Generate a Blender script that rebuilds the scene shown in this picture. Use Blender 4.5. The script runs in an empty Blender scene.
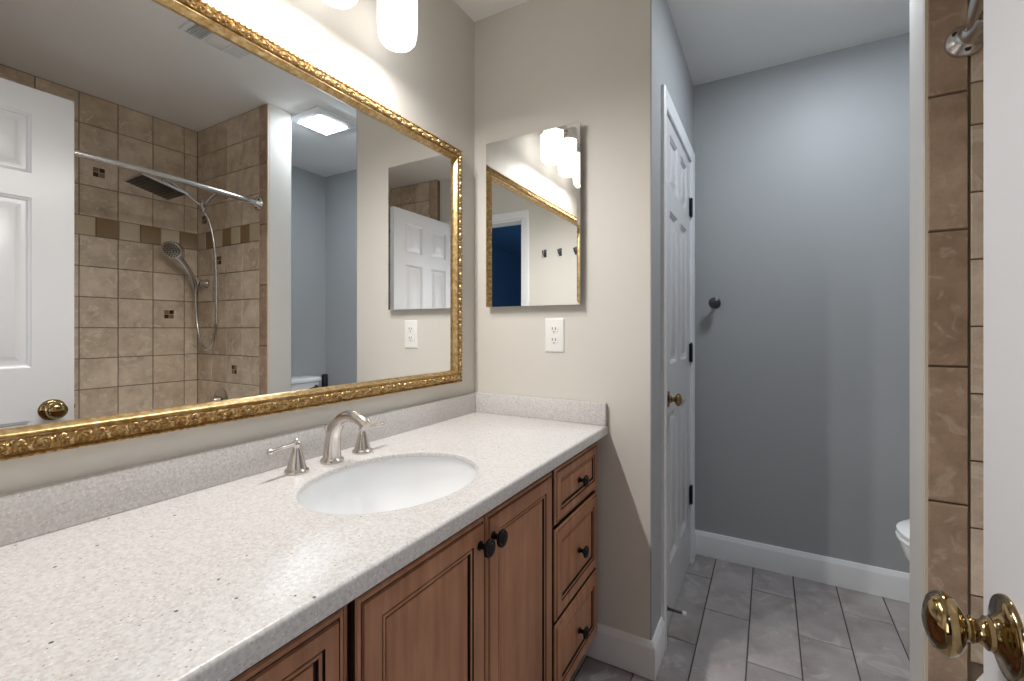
import bpy, bmesh, math, random
from mathutils import Vector, noise

random.seed(7)
SC = bpy.context.scene
COL = SC.collection
PI = math.pi

# ------------------------------------------------------------------ camera, world, exposure
cd = bpy.data.cameras.new('camera')
cam = bpy.data.objects.new('camera', cd)
COL.objects.link(cam)
cam.location = (0, 0, 1.17)
cam.rotation_euler = (PI / 2, 0, math.radians(29.571))
cd.sensor_width = 36.0
cd.lens = 452.77 / 1024 * 36
cd.shift_y = -11.72 / 1024
cd.clip_start = 0.005
SC.camera = cam

w = bpy.data.worlds.new('world')
SC.world = w
w.use_nodes = True
w.node_tree.nodes['Background'].inputs[0].default_value = (0.6, 0.7, 0.85, 1)
w.node_tree.nodes['Background'].inputs[1].default_value = 0.3

SC.view_settings.view_transform = 'Standard'
SC.view_settings.look = 'None'
SC.view_settings.gamma = 1.0
SC.view_settings.exposure = 1.52
SC.view_settings.use_curve_mapping = False
try:
    SC.cycles.max_bounces = 14
    SC.cycles.diffuse_bounces = 7
    SC.cycles.glossy_bounces = 8
    SC.cycles.use_denoising = True
except Exception:
    pass

BULB = 2.0          # glow of the vanity bulbs
BULB_W = 4.2       # watts of each vanity lamp
SHADE = 0.8        # glow of the frosted shades
WIN_FILL = 1.7          # glow of a window added beyond the doorway as fill light
HALL_FILL = 2.5         # glow of a ceiling lamp added beyond the doorway for fill
PANEL = 28.0        # ceiling light of the toilet alcove

# ------------------------------------------------------------------ materials
def lin(c):
    c = c / 255.0
    return c / 12.92 if c <= 0.04045 else ((c + 0.055) / 1.055) ** 2.4

def srgb(r, g, b):
    return (lin(r), lin(g), lin(b), 1.0)

def base_mat(name, col, rough=0.5, metal=0.0, **kw):
    m = bpy.data.materials.new(name)
    m.use_nodes = True
    b = m.node_tree.nodes['Principled BSDF']
    b.inputs['Base Color'].default_value = col
    b.inputs['Roughness'].default_value = rough
    b.inputs['Metallic'].default_value = metal
    for k, v in kw.items():
        b.inputs[k.replace('_', ' ')].default_value = v
    return m

def nd(m, t, **kw):
    n = m.node_tree.nodes.new(t)
    for k, v in kw.items():
        setattr(n, k, v)
    return n

def lk(m, a, b):
    m.node_tree.links.new(a, b)

def coords(m, scale=(1, 1, 1)):
    tc = nd(m, 'ShaderNodeTexCoord')
    mp = nd(m, 'ShaderNodeMapping')
    mp.inputs['Scale'].default_value = scale
    lk(m, tc.outputs['Object'], mp.inputs['Vector'])
    return mp.outputs['Vector']

def noise_tex(m, vec, scale, detail=3, rough=0.5):
    n = nd(m, 'ShaderNodeTexNoise')
    n.inputs['Scale'].default_value = scale
    n.inputs['Detail'].default_value = detail
    n.inputs['Roughness'].default_value = rough
    lk(m, vec, n.inputs['Vector'])
    return n.outputs['Fac']

def ramp(m, fac, stops):
    r = nd(m, 'ShaderNodeValToRGB')
    e = r.color_ramp.elements
    while len(e) < len(stops):
        e.new(0.5)
    for i, (p, c) in enumerate(stops):
        e[i].position = p
        e[i].color = c
    lk(m, fac, r.inputs['Fac'])
    return r.outputs['Color']

def mix(m, fac, a, b, mode='MIX'):
    n = nd(m, 'ShaderNodeMix', data_type='RGBA', blend_type=mode)
    for sock, v in ((n.inputs[0], fac), (n.inputs[6], a), (n.inputs[7], b)):
        if hasattr(v, 'links') or hasattr(v, 'is_linked'):
            lk(m, v, sock)
        else:
            sock.default_value = v
    return n.outputs[2]

def set_col(m, c):
    lk(m, c, m.node_tree.nodes['Principled BSDF'].inputs['Base Color'])

def set_bump(m, h, strength=0.2, dist=0.002):
    b = nd(m, 'ShaderNodeBump')
    b.inputs['Strength'].default_value = strength
    b.inputs['Distance'].default_value = dist
    lk(m, h, b.inputs['Height'])
    lk(m, b.outputs['Normal'], m.node_tree.nodes['Principled BSDF'].inputs['Normal'])

def paint(name, col, rough=0.55, var=0.03):
    m = base_mat(name, col, rough)
    v = coords(m)
    f = noise_tex(m, v, 3.0, 2)
    c2 = tuple(x * (1 - var) for x in col[:3]) + (1,)
    set_col(m, mix(m, f, col, c2))
    set_bump(m, noise_tex(m, v, 260, 2), 0.06, 0.001)
    return m

M_BEIGE = paint('paint_beige', srgb(217, 213, 205))
M_BLUE = paint('paint_blue_grey', srgb(169, 171, 173), 0.5)
M_CEIL = paint('paint_ceiling', srgb(240, 239, 237), 0.7)
M_TRIM = paint('paint_trim', srgb(235, 236, 238), 0.32, 0.01)
M_DOOR = paint('paint_door', srgb(208, 207, 209), 0.3, 0.01)
M_NAVY = paint('paint_navy', srgb(24, 60, 96), 0.6)
M_HCEIL = paint('paint_hall_ceiling', srgb(40, 84, 128), 0.6)
M_PEND = paint('paint_partition', srgb(208, 205, 200), 0.5)
M_CARPET = paint('carpet', srgb(140, 130, 118), 0.9)
M_PORC = base_mat('porcelain', srgb(240, 241, 242), 0.12)
M_PLASTIC = base_mat('white_plastic', srgb(238, 237, 234), 0.35)
M_SLOT = base_mat('dark_slot', srgb(42, 40, 38), 0.6)
M_MIRROR = base_mat('mirror_glass', (0.965, 0.975, 0.97, 1), 0.0, 1.0)
M_CHROME = base_mat('chrome', srgb(205, 206, 208), 0.14, 1.0)
M_NICKEL = base_mat('brushed_nickel', srgb(212, 206, 200), 0.26, 1.0)
M_SATIN = base_mat('satin_steel', srgb(206, 203, 200), 0.26, 1.0)
M_BRONZE = base_mat('dark_bronze', srgb(24, 22, 21), 0.4, 0.5)
M_BRASS = base_mat('antique_brass', srgb(158, 136, 98), 0.11, 1.0)
M_PEWTER = base_mat('dark_pewter', srgb(92, 92, 96), 0.3, 1.0)
M_HINGE = base_mat('black_hinge', srgb(40, 42, 46), 0.45, 0.5)
M_RUBBER = base_mat('white_rubber', srgb(228, 228, 228), 0.6)
M_GROUT = paint('wall_grout', srgb(124, 108, 92), 0.9)
M_FGROUT = paint('floor_grout', srgb(84, 81, 80), 0.9)
M_GLAZE = base_mat('dark_glaze', srgb(42, 26, 18), 0.5)
M_CAULK = paint('edge_caulk', srgb(214, 204, 184), 0.5)

def brushed(m, axis_scale):
    v = coords(m, axis_scale)
    f = noise_tex(m, v, 90, 2)
    r = nd(m, 'ShaderNodeMapRange')
    r.inputs['To Min'].default_value = 0.23
    r.inputs['To Max'].default_value = 0.27
    lk(m, f, r.inputs['Value'])
    lk(m, r.outputs[0], m.node_tree.nodes['Principled BSDF'].inputs['Roughness'])
brushed(M_NICKEL, (1, 1, 6))

def tile_mat(name, cols, vein, rough, vscale=7.0, veinamt=0.35):
    m = base_mat(name, cols[0], rough)
    v = coords(m)
    g = nd(m, 'ShaderNodeNewGeometry')
    isl = g.outputs['Random Per Island']
    # every tile cut from another piece of the cloud
    cm = nd(m, 'ShaderNodeCombineXYZ')
    for k, s in enumerate((37.0, 91.0, 53.0)):
        mu = nd(m, 'ShaderNodeMath', operation='MULTIPLY')
        mu.inputs[1].default_value = s
        lk(m, isl, mu.inputs[0])
        lk(m, mu.outputs[0], cm.inputs[k])
    ad = nd(m, 'ShaderNodeVectorMath', operation='ADD')
    lk(m, v, ad.inputs[0])
    lk(m, cm.outputs[0], ad.inputs[1])
    vv = ad.outputs[0]
    tone = ramp(m, isl, [(i / (len(cols) - 1), c) for i, c in enumerate(cols)])
    cloud = noise_tex(m, vv, vscale, 6, 0.6)
    cl = ramp(m, cloud, [(0.30, (0.72, 0.69, 0.66, 1)), (0.5, (0.97, 0.96, 0.95, 1)), (0.70, (1.16, 1.16, 1.17, 1))])
    c = mix(m, 1.0, tone, cl, 'MULTIPLY')
    n2 = nd(m, 'ShaderNodeTexNoise')
    n2.inputs['Scale'].default_value = vscale * 1.3
    n2.inputs['Detail'].default_value = 5
    n2.inputs['Distortion'].default_value = 1.6
    lk(m, vv, n2.inputs['Vector'])
    vm = ramp(m, n2.outputs['Fac'], [(0.56, (0, 0, 0, 1)), (0.66, (veinamt,) * 3 + (1,)), (0.76, (0.1, 0.1, 0.1, 1))])
    c = mix(m, vm, c, vein)
    sp = noise_tex(m, vv, 160, 2)
    sm = ramp(m, sp, [(0.36, (0.94, 0.935, 0.93, 1)), (0.52, (1, 1, 1, 1))])
    c = mix(m, 1.0, c, sm, 'MULTIPLY')
    set_col(m, c)
    set_bump(m, cloud, 0.12, 0.002)
    return m

M_TILE = tile_mat('wall_tile', [srgb(200, 182, 160), srgb(212, 196, 176), srgb(206, 190, 170), srgb(193, 175, 153), srgb(218, 203, 184)],
                  srgb(226, 214, 198), 0.32, 11.0, 0.6)
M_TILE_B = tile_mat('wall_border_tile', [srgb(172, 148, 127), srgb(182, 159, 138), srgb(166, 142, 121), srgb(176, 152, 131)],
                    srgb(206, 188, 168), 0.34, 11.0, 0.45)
M_FLOOR = tile_mat('floor_tile', [srgb(160, 154, 153), srgb(171, 165, 164), srgb(152, 146, 147), srgb(165, 159, 157)],
                   srgb(200, 196, 195), 0.36, 6.5, 0.4)
M_DECO_D = base_mat('mosaic_dark', srgb(134, 108, 74), 0.12)
M_DECO_L = base_mat('mosaic_light', srgb(192, 176, 150), 0.14)
M_DECO_X = base_mat('mosaic_chip', srgb(64, 42, 30), 0.15)

def stone():
    m = base_mat('speckled_quartz', srgb(222, 216, 209), 0.32)
    v = coords(m)
    f1 = noise_tex(m, v, 170, 3, 0.6)
    c = ramp(m, f1, [(0.34, srgb(198, 193, 190)), (0.5, srgb(212, 209, 207)), (0.66, srgb(221, 219, 218))])
    for scale, lo, hi, col, seed in ((150, 0.14, 0.26, srgb(190, 177, 166), 0), (95, 0.09, 0.16, srgb(138, 126, 116), 3.3),
                                     (34, 0.07, 0.10, srgb(66, 62, 59), 7.1), (130, 0.16, 0.24, srgb(234, 230, 227), 11.0)):
        vo = nd(m, 'ShaderNodeTexVoronoi')
        vo.inputs['Scale'].default_value = scale
        mp = nd(m, 'ShaderNodeVectorMath', operation='ADD')
        mp.inputs[1].default_value = (seed, seed, seed)
        lk(m, v, mp.inputs[0])
        lk(m, mp.outputs[0], vo.inputs['Vector'])
        # only some cells carry a fleck
        cell = nd(m, 'ShaderNodeMath', operation='GREATER_THAN')
        sep = nd(m, 'ShaderNodeSeparateColor')
        lk(m, vo.outputs['Color'], sep.inputs[0])
        cell.inputs[1].default_value = 0.55 if seed in (0, 11.0) else 0.66
        lk(m, sep.outputs[0], cell.inputs[0])
        fl = ramp(m, vo.outputs['Distance'], [(lo, (1, 1, 1, 1)), (hi, (0, 0, 0, 1))])
        mm = nd(m, 'ShaderNodeMath', operation='MULTIPLY')
        lk(m, fl, mm.inputs[0])
        lk(m, cell.outputs[0], mm.inputs[1])
        c = mix(m, mm.outputs[0], c, col)
    set_col(m, c)
    return m
M_STONE = stone()

def wood():
    m = base_mat('glazed_maple', srgb(168, 120, 92), 0.36)
    v = coords(m, (1, 1, 0.09))
    f = noise_tex(m, v, 42, 5, 0.6)
    c = ramp(m, f, [(0.3, srgb(164, 112, 80)), (0.5, srgb(181, 128, 95)), (0.7, srgb(193, 142, 109))])
    f2 = noise_tex(m, coords(m), 6, 3)
    cl = ramp(m, f2, [(0.3, (0.86, 0.84, 0.83, 1)), (0.65, (1.05, 1.05, 1.05, 1))])
    set_col(m, mix(m, 1.0, c, cl, 'MULTIPLY'))
    return m
M_WOOD = wood()

def gold():
    m = base_mat('gilded_wood', srgb(206, 160, 86), 0.33, 0.8)
    v = coords(m)
    f = noise_tex(m, v, 70, 4, 0.65)
    set_col(m, ramp(m, f, [(0.3, srgb(160, 127, 78)), (0.5, srgb(190, 159, 108)), (0.7, srgb(218, 197, 156))]))
    set_bump(m, noise_tex(m, v, 240, 3), 0.12, 0.001)
    return m
M_GOLD = gold()

def glow(name, col, strength):
    m = base_mat(name, col, 0.4)
    b = m.node_tree.nodes['Principled BSDF']
    b.inputs['Emission Color'].default_value = col
    b.inputs['Emission Strength'].default_value = strength
    return m
M_BULB = glow('bulb_glow', (1.0, 0.975, 0.945, 1), BULB)
M_SHADE = glow('frosted_glass', (1.0, 0.97, 0.93, 1), SHADE)
M_SHADE.node_tree.nodes['Principled BSDF'].inputs['Base Color'].default_value = (0.45, 0.44, 0.42, 1)
M_PANEL = glow('light_panel', (0.86, 0.94, 1.0, 1), PANEL)
M_HALL_FILL = glow('hall_fill_glow', (1.0, 0.95, 0.88, 1), HALL_FILL)
M_WIN_FILL = glow('window_fill_glow', (0.93, 0.97, 1.0, 1), WIN_FILL)
M_LENS = base_mat('milky_lens', srgb(232, 232, 230), 0.25)

# ------------------------------------------------------------------ mesh helper
class MB:
    def __init__(self):
        self.bm = bmesh.new()
        self.mats = []

    def mi(self, m):
        if m not in self.mats:
            self.mats.append(m)
        return self.mats.index(m)

    def face(self, pts, m):
        vs = [self.bm.verts.new(p) for p in pts]
        try:
            f = self.bm.faces.new(vs)
            f.material_index = self.mi(m)
            return f
        except ValueError:
            return None

    def grid(self, rows, m, close_u=False, close_v=False, cap0=False, cap1=False):
        """rows: list of lists of points (equal lengths)"""
        V = [[self.bm.verts.new(p) for p in r] for r in rows]
        i_m = self.mi(m) if not callable(m) else None
        nr, nc = len(V), len(V[0])
        for i in range(nr if close_v else nr - 1):
            for j in range(nc if close_u else nc - 1):
                a, b = V[i][j], V[i][(j + 1) % nc]
                c, d = V[(i + 1) % nr][(j + 1) % nc], V[(i + 1) % nr][j]
                try:
                    f = self.bm.faces.new((a, b, c, d))
                    f.material_index = i_m if i_m is not None else self.mi(m(i, j))
                except ValueError:
                    pass
        for cap, row in ((cap0, V[0]), (cap1, V[-1])):
            if cap:
                try:
                    f = self.bm.faces.new(row)
                    f.material_index = i_m if i_m is not None else self.mi(m(0, 0))
                except ValueError:
                    pass

    def box(self, x0, x1, y0, y1, z0, z1, m, bev=0.0, seg=2):
        vs = [self.bm.verts.new((x, y, z)) for z in (z0, z1) for y in (y0, y1) for x in (x0, x1)]
        idx = ((0, 2, 3, 1), (4, 5, 7, 6), (0, 1, 5, 4), (2, 6, 7, 3), (0, 4, 6, 2), (1, 3, 7, 5))
        fs = []
        for q in idx:
            f = self.bm.faces.new([vs[i] for i in q])
            f.material_index = self.mi(m)
            fs.append(f)
        if bev > 0:
            es = list({e for f in fs for e in f.edges})
            bmesh.ops.bevel(self.bm, geom=es, offset=bev, segments=seg, affect='EDGES', profile=0.5)

    def lathe(self, prof, loc, axis, m, n=28, cap=True, sx=1.0, sy=1.0):
        """prof: (radius, height along axis)"""
        ax = Vector(axis).normalized()
        t = Vector((0, 0, 1)) if abs(ax.z) < 0.9 else Vector((1, 0, 0))
        u = ax.cross(t).normalized()
        v = ax.cross(u).normalized()
        L = Vector(loc)
        rows = []
        for r, h in prof:
            rows.append([L + ax * h + u * (r * sx * math.cos(2 * PI * k / n)) + v * (r * sy * math.sin(2 * PI * k / n)) for k in range(n)])
        self.grid(rows, m, close_u=True, cap0=cap, cap1=cap)

    def tube(self, pts, r, m, n=12, cap=True):
        pts = [Vector(p) for p in pts]
        rs = r if isinstance(r, (list, tuple)) else [r] * len(pts)
        rows = []
        t0 = (pts[1] - pts[0]).normalized()
        ref = Vector((0, 0, 1)) if abs(t0.z) < 0.9 else Vector((1, 0, 0))
        u = t0.cross(ref).normalized()
        for i, p in enumerate(pts):
            a = pts[max(i - 1, 0)]
            b = pts[min(i + 1, len(pts) - 1)]
            t = (b - a).normalized()
            u = (u - t * u.dot(t)).normalized()
            v = t.cross(u)
            rows.append([p + (u * math.cos(2 * PI * k / n) + v * math.sin(2 * PI * k / n)) * rs[i] for k in range(n)])
        self.grid(rows, m, close_u=True, cap0=cap, cap1=cap)

    def rings(self, P, u0, u1, w0, w1, prof, m, cap=True, capm=None):
        """concentric rectangles: prof = [(inset, depth, material between this and the previous ring)]"""
        prev = None
        for (ins, d, pm) in prof:
            c = [P(u0 + ins, w0 + ins, d), P(u1 - ins, w0 + ins, d), P(u1 - ins, w1 - ins, d), P(u0 + ins, w1 - ins, d)]
            vs = [self.bm.verts.new(p) for p in c]
            if prev:
                for k in range(4):
                    f = self.bm.faces.new((prev[k], prev[(k + 1) % 4], vs[(k + 1) % 4], vs[k]))
                    f.material_index = self.mi(pm or m)
            prev = vs
        if cap:
            f = self.bm.faces.new(prev)
            f.material_index = self.mi(capm or m)

def smooth_path(pts, k=8):
    pts = [Vector(p) for p in pts]
    out = []
    for i in range(len(pts) - 1):
        p0 = pts[max(i - 1, 0)]; p1 = pts[i]; p2 = pts[i + 1]; p3 = pts[min(i + 2, len(pts) - 1)]
        for j in range(k):
            t = j / k
            out.append(0.5 * ((2 * p1) + (p2 - p0) * t + (2 * p0 - 5 * p1 + 4 * p2 - p3) * t * t + (3 * p1 - p0 - 3 * p2 + p3) * t ** 3))
    out.append(pts[-1])
    return out

WORLD = {}
def root_loc(o):
    return WORLD.get(o.name, Vector((0, 0, 0)))

def build(name, mb, parent=None, smooth=35, weld=0.0, normals=True):
    bm = mb.bm
    if weld:
        bmesh.ops.remove_doubles(bm, verts=bm.verts, dist=weld)
    if normals:
        bmesh.ops.recalc_face_normals(bm, faces=bm.faces)
    if parent is not None:
        off = root_loc(parent)
    else:
        xs = [v.co for v in bm.verts]
        off = Vector(((min(c.x for c in xs) + max(c.x for c in xs)) / 2,
                      (min(c.y for c in xs) + max(c.y for c in xs)) / 2,
                      min(c.z for c in xs)))
    bmesh.ops.translate(bm, verts=bm.verts, vec=-off)
    me = bpy.data.meshes.new(name)
    bm.to_mesh(me)
    bm.free()
    for m in mb.mats:
        me.materials.append(m)
    if smooth:
        for p in me.polygons:
            p.use_smooth = True
        me.set_sharp_from_angle(angle=math.radians(smooth))
    o = bpy.data.objects.new(name, me)
    COL.objects.link(o)
    if parent is not None:
        o.parent = parent
    else:
        o.location = off
    WORLD[o.name] = off
    return o

def thing(name, loc, label, cat, group=None, kind=None):
    o = bpy.data.objects.new(name, None)
    o.empty_display_size = 0.05
    COL.objects.link(o)
    o.location = loc
    WORLD[o.name] = Vector(loc)
    return tag(o, label, cat, group, kind)

def tag(o, label, cat, group=None, kind=None):
    o['label'] = label
    o['category'] = cat
    if group:
        o['group'] = group
    if kind:
        o['kind'] = kind
    return o

def struct(name, mb, label, cat, smooth=35):
    o = build(name, mb, None, smooth)
    return tag(o, label, cat, None, 'structure')

# ------------------------------------------------------------------ dimensions
XW = -1.061      # wall with the big mirror
YB = 1.555       # beige wall with the small mirror
XC = -0.343      # closet wall of the toilet alcove
YF = 2.528       # far wall of the alcove
XR = 1.13        # right wall
YE = 1.538       # tiled end wall of the tub (tile face)
YE2 = 1.682      # alcove side of that partition
XE = 0.348       # end face of that partition
XT = 1.10        # tile face of the long tub wall
YN = -0.03       # wall with the entry door
YT = 0.014       # tile face of the near tub wall
H = 2.44
HC = 0.83        # worktop

# ------------------------------------------------------------------ floor and ceiling
f = MB()
f.box(XW - 0.12, XR + 0.12, YN - 0.12, YF + 0.12, -0.08, -0.0025, M_FGROUT)
GAP = 0.0045
k0 = -6
for k in range(k0, 10):
    xa = -0.234 + 0.1665 * k
    xb = xa + 0.1665
    off = 2.048 if k % 2 == 0 else 2.302
    j = -5
    while True:
        ya = off + 0.508 * j
        yb = ya + 0.508
        j += 1
        if ya > YF:
            break
        x0, x1 = max(xa, XW), min(xb, XR)
        y0, y1 = max(ya, YN - 0.12), min(yb, YF)
        if x1 - x0 < 0.01 or y1 - y0 < 0.01:
            continue
        f.rings(lambda u, v, d: (u, v, d), x0 + GAP / 2, x1 - GAP / 2, y0 + GAP / 2, y1 - GAP / 2,
                [(0, -0.003, None), (0.0004, -0.0008, M_FLOOR), (0.0016, 0.0, M_FLOOR)], M_FLOOR)
struct('floor', f, 'grey stone-look plank tile floor of the bathroom', 'floor', 0)

f = MB()
f.box(XW - 0.12, XR + 0.12, YN - 0.12, YF + 0.12, H, H + 0.1, M_CEIL)
struct('ceiling', f, 'flat white painted ceiling over the bathroom', 'ceiling', 0)

# ------------------------------------------------------------------ walls
f = MB(); f.box(XW - 0.12, XW, YN - 0.12, YB + 0.12, 0, H, M_BEIGE)
struct('wall_left', f, 'beige wall behind the gold-framed mirror', 'wall', 0)
f = MB(); f.box(XW, XC - 0.004, YB, YB + 0.1, 0, H, M_BEIGE)
struct('wall_end', f, 'beige wall carrying the small mirror cabinet and the outlet', 'wall', 0)
# closet wall with its door opening
CY0, CY1, CZ = 1.765, 2.400, 2.000
f = MB()
f.box(XC - 0.1, XC, YB + 0.002, CY0, 0, H, M_BLUE)
f.box(XC - 0.1, XC, CY1, YF, 0, H, M_BLUE)
f.box(XC - 0.1, XC, CY0, CY1, CZ, H, M_BLUE)
f.box(XC - 0.0045, XC - 0.0005, YB, YB + 0.004, 0, H, M_BLUE)
struct('wall_alcove_left', f, 'blue-grey wall holding the narrow six-panel closet door', 'wall', 0)
f = MB(); f.box(XC - 0.75, XR + 0.12, YF, YF + 0.12, 0, H, M_BLUE)
struct('wall_far', f, 'blue-grey far wall of the toilet alcove', 'wall', 0)
f = MB()
f.box(XR, XR + 0.12, YE2 - 0.05, YF, 0, H, M_BLUE)
struct('wall_right', f, 'blue-grey wall behind the toilet tank', 'wall', 0)
f = MB()
f.box(XE, XR + 0.12, YE + 0.0085, YE2 - 0.004, 0, H, M_PEND)
f.box(XE + 0.002, XR, YE2 - 0.004, YE2, 0, H, M_BLUE)
struct('wall_partition', f, 'white-ended partition between tub and toilet alcove', 'wall', 0)
DX0, DX1, DZ = -0.45, 0.242, 2.02
f = MB()
f.box(XW, DX0, YN - 0.12, YN, 0, H, M_BEIGE)
f.box(DX1, XR + 0.12, YN - 0.12, YN, 0, H, M_BEIGE)
f.box(DX0, DX1, YN - 0.12, YN, DZ, H, M_BEIGE)
struct('wall_front', f, 'beige wall with the entry doorway and three hooks', 'wall', 0)
f = MB()
f.box(XR, XR + 0.12, YN, YE2 - 0.05, 0, H, M_BEIGE)
struct('wall_tub', f, 'wall behind the tiles along the tub', 'wall', 0)

# tiled surfaces of the tub alcove
ROWS = [0.343, 0.5095, 0.676, 0.8425, 1.009, 1.1755, 1.342, 1.5085, 1.675, 1.78, 1.945, 2.11, 2.275, 2.438]
BAND = 8
TG = 0.0035
def tiles(mb, P, u_lines, w_lines, mat_of, deco=()):
    for i in range(len(w_lines) - 1):
        for j in range(len(u_lines) - 1):
            u0, u1, w0, w1 = u_lines[j], u_lines[j + 1], w_lines[i], w_lines[i + 1]
            if u1 - u0 < 0.008:
                continue
            m = mat_of(i, j)
            cell = (u0 + TG / 2, u1 - TG / 2, w0 + TG / 2, w1 - TG / 2)
            mb.rings(P, *cell, [(0, -0.006, None), (0.0004, -0.0014, m), (0.0018, 0.0, m)], m)
            for du, dw in deco:
                if u0 < du < u1 and w0 < dw < w1:
                    s = 0.0265
                    for a in (0, 1):
                        for b in (0, 1):
                            mm = M_DECO_X if (a + b) % 2 == 0 else M_DECO_D
                            mb.rings(P, du - s + a * s + 0.0012, du + a * s - 0.0012, dw - s + b * s + 0.0012, dw + b * s - 0.0012,
                                     [(0, -0.002, None), (0, 0.0006, mm), (0.0015, 0.0014, mm)], mm)

def arange(a, b, step):
    out = [a]
    x = a
    while x + step < b - 0.002:
        x += step
        out.append(x)
    out.append(b)
    return out

# long wall (faces -x): u runs along y
f = MB()
f.box(XT + 0.004, XR, YN, YE + 0.008, 0.0, H, M_GROUT)
ul = [YT + 0.0] + [0.128 + 0.1667 * k for k in range(9)] + [YE]
P = lambda u, v, d: (XT - d, u, v)
tiles(f, P, ul, ROWS[:BAND + 1], lambda i, j: M_TILE, [(1.378, 1.259), (0.545, 1.259), (0.545, 0.76)])
tiles(f, P, ul, ROWS[BAND + 1:], lambda i, j: M_TILE, [(1.044, 2.0275), (0.378, 2.0275)])
bl = [YE - 0.1015 * k for k in range(16)][::-1]
tiles(f, P, bl, ROWS[BAND:BAND + 2], lambda i, j: M_DECO_D if (len(bl) - j) % 2 == 0 else M_DECO_L)
struct('wall_tub_back', f, 'brown tiled long wall above the tub with mosaic band', 'wall', 0)

# end wall (faces -y): u runs along x
f = MB()
f.box(XE + 0.008, XT, YE + 0.004, YE + 0.0085, 0.0, H, M_GROUT)
P = lambda u, v, d: (u, YE - d, v)
BX = 0.434
ul = [BX + 0.1665 * k for k in range(5)]
tiles(f, P, ul, ROWS[:BAND + 1], lambda i, j: M_TILE, [(0.851, 1.592), (0.684, 0.926)])
tiles(f, P, ul, ROWS[BAND + 1:], lambda i, j: M_TILE, [(1.0175, 1.8625)])
bl = [XT - 0.0951 * k for k in range(8)][::-1]
tiles(f, P, bl, ROWS[BAND:BAND + 2], lambda i, j: M_DECO_L if (len(bl) - j) % 2 == 0 else M_DECO_D)
# bullnose border column, its own longer tiles standing a little proud
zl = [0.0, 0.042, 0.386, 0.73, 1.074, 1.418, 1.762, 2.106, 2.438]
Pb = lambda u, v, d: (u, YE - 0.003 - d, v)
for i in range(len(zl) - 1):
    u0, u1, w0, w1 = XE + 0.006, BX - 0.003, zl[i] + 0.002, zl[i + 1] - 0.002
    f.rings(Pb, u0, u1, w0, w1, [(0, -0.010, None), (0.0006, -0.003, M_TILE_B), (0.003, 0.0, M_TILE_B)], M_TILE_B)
f.box(XE + 0.0005, XE + 0.007, YE - 0.0015, YE + 0.008, 0, H, M_CAULK)
struct('wall_tub_end', f, 'brown tiled end wall with the shower fittings', 'wall', 0)

# near tub wall (faces +y)
f = MB()
f.box(XE + 0.008, XT, YN, YT - 0.004, 0, H, M_GROUT)
P = lambda u, v, d: (u, YT + d, v)
ul = [BX + 0.1665 * k for k in range(5)]
tiles(f, P, ul, ROWS[:BAND + 1], lambda i, j: M_TILE)
tiles(f, P, ul, ROWS[BAND + 1:], lambda i, j: M_TILE)
tiles(f, P, bl, ROWS[BAND:BAND + 2], lambda i, j: M_DECO_L if j % 2 == 0 else M_DECO_D)
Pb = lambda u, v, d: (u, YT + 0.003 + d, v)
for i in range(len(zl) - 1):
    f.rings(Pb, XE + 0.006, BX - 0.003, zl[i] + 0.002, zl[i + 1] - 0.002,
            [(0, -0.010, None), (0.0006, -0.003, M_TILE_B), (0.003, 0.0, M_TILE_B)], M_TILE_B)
struct('wall_tub_near', f, 'brown tiled tub wall beside the entry door', 'wall', 0)

# room beyond the doorway
f = MB()
HY = -5.0
f.box(-1.6, 1.7, HY - 0.1, HY, -0.1, H, M_NAVY)
f.box(-1.7, -1.6, HY - 0.1, YN - 0.12, -0.1, H, M_NAVY)
f.box(1.7, 1.8, HY - 0.1, YN - 0.12, -0.1, H, M_NAVY)
struct('wall_hall', f, 'dark navy walls of the room beyond the doorway', 'wall', 0)
f = MB()
f.box(-1.596, -1.590, -3.0, -1.2, 0.55, 2.05, M_WIN_FILL)
fill_win = struct('added_window_1', f, 'added bright window in the room beyond the doorway, for fill light', 'window', 0)  # invented out-of-view window, sends fill light through the doorway
f = MB()
for a, b, c, d in ((-3.06, -3.0, 0.49, 2.11), (-1.2, -1.14, 0.49, 2.11), (-3.0, -1.2, 0.49, 0.55), (-3.0, -1.2, 2.05, 2.11), (-3.0, -1.2, 1.28, 1.32)):
    f.box(-1.599, -1.57, a, b, c, d, M_TRIM)
build('added_window_frame', f, fill_win, 0)
f = MB(); f.box(-1.6, 1.7, HY, YN - 0.12, -0.1, -0.003, M_CARPET)
struct('floor_hall', f, 'carpet floor of the room beyond the doorway', 'floor', 0)
f = MB(); f.box(-1.7, 1.8, HY - 0.1, YN - 0.12, H, H + 0.1, M_HCEIL)
struct('ceiling_hall', f, 'ceiling of the room beyond the doorway', 'ceiling', 0)

t = thing('added_hall_light', (-0.1, -1.0, H), 'added round flush ceiling light beyond the doorway, for fill light', 'ceiling light')  # unseen lamp, added to brighten the bathroom from behind the camera
f = MB()
f.lathe([(0.19, 0.0), (0.19, 0.02), (0.18, 0.03)], (-0.1, -1.0, H - 0.0005), (0, 0, -1), M_NICKEL, 40)
build('rim', f, t, 40)
f = MB()
f.lathe([(0.178, 0.03), (0.165, 0.05), (0.13, 0.068), (0.07, 0.08), (0.0005, 0.084)], (-0.1, -1.0, H - 0.0005), (0, 0, -1), M_HALL_FILL, 40)
build('diffuser', f, t, 60)

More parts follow.
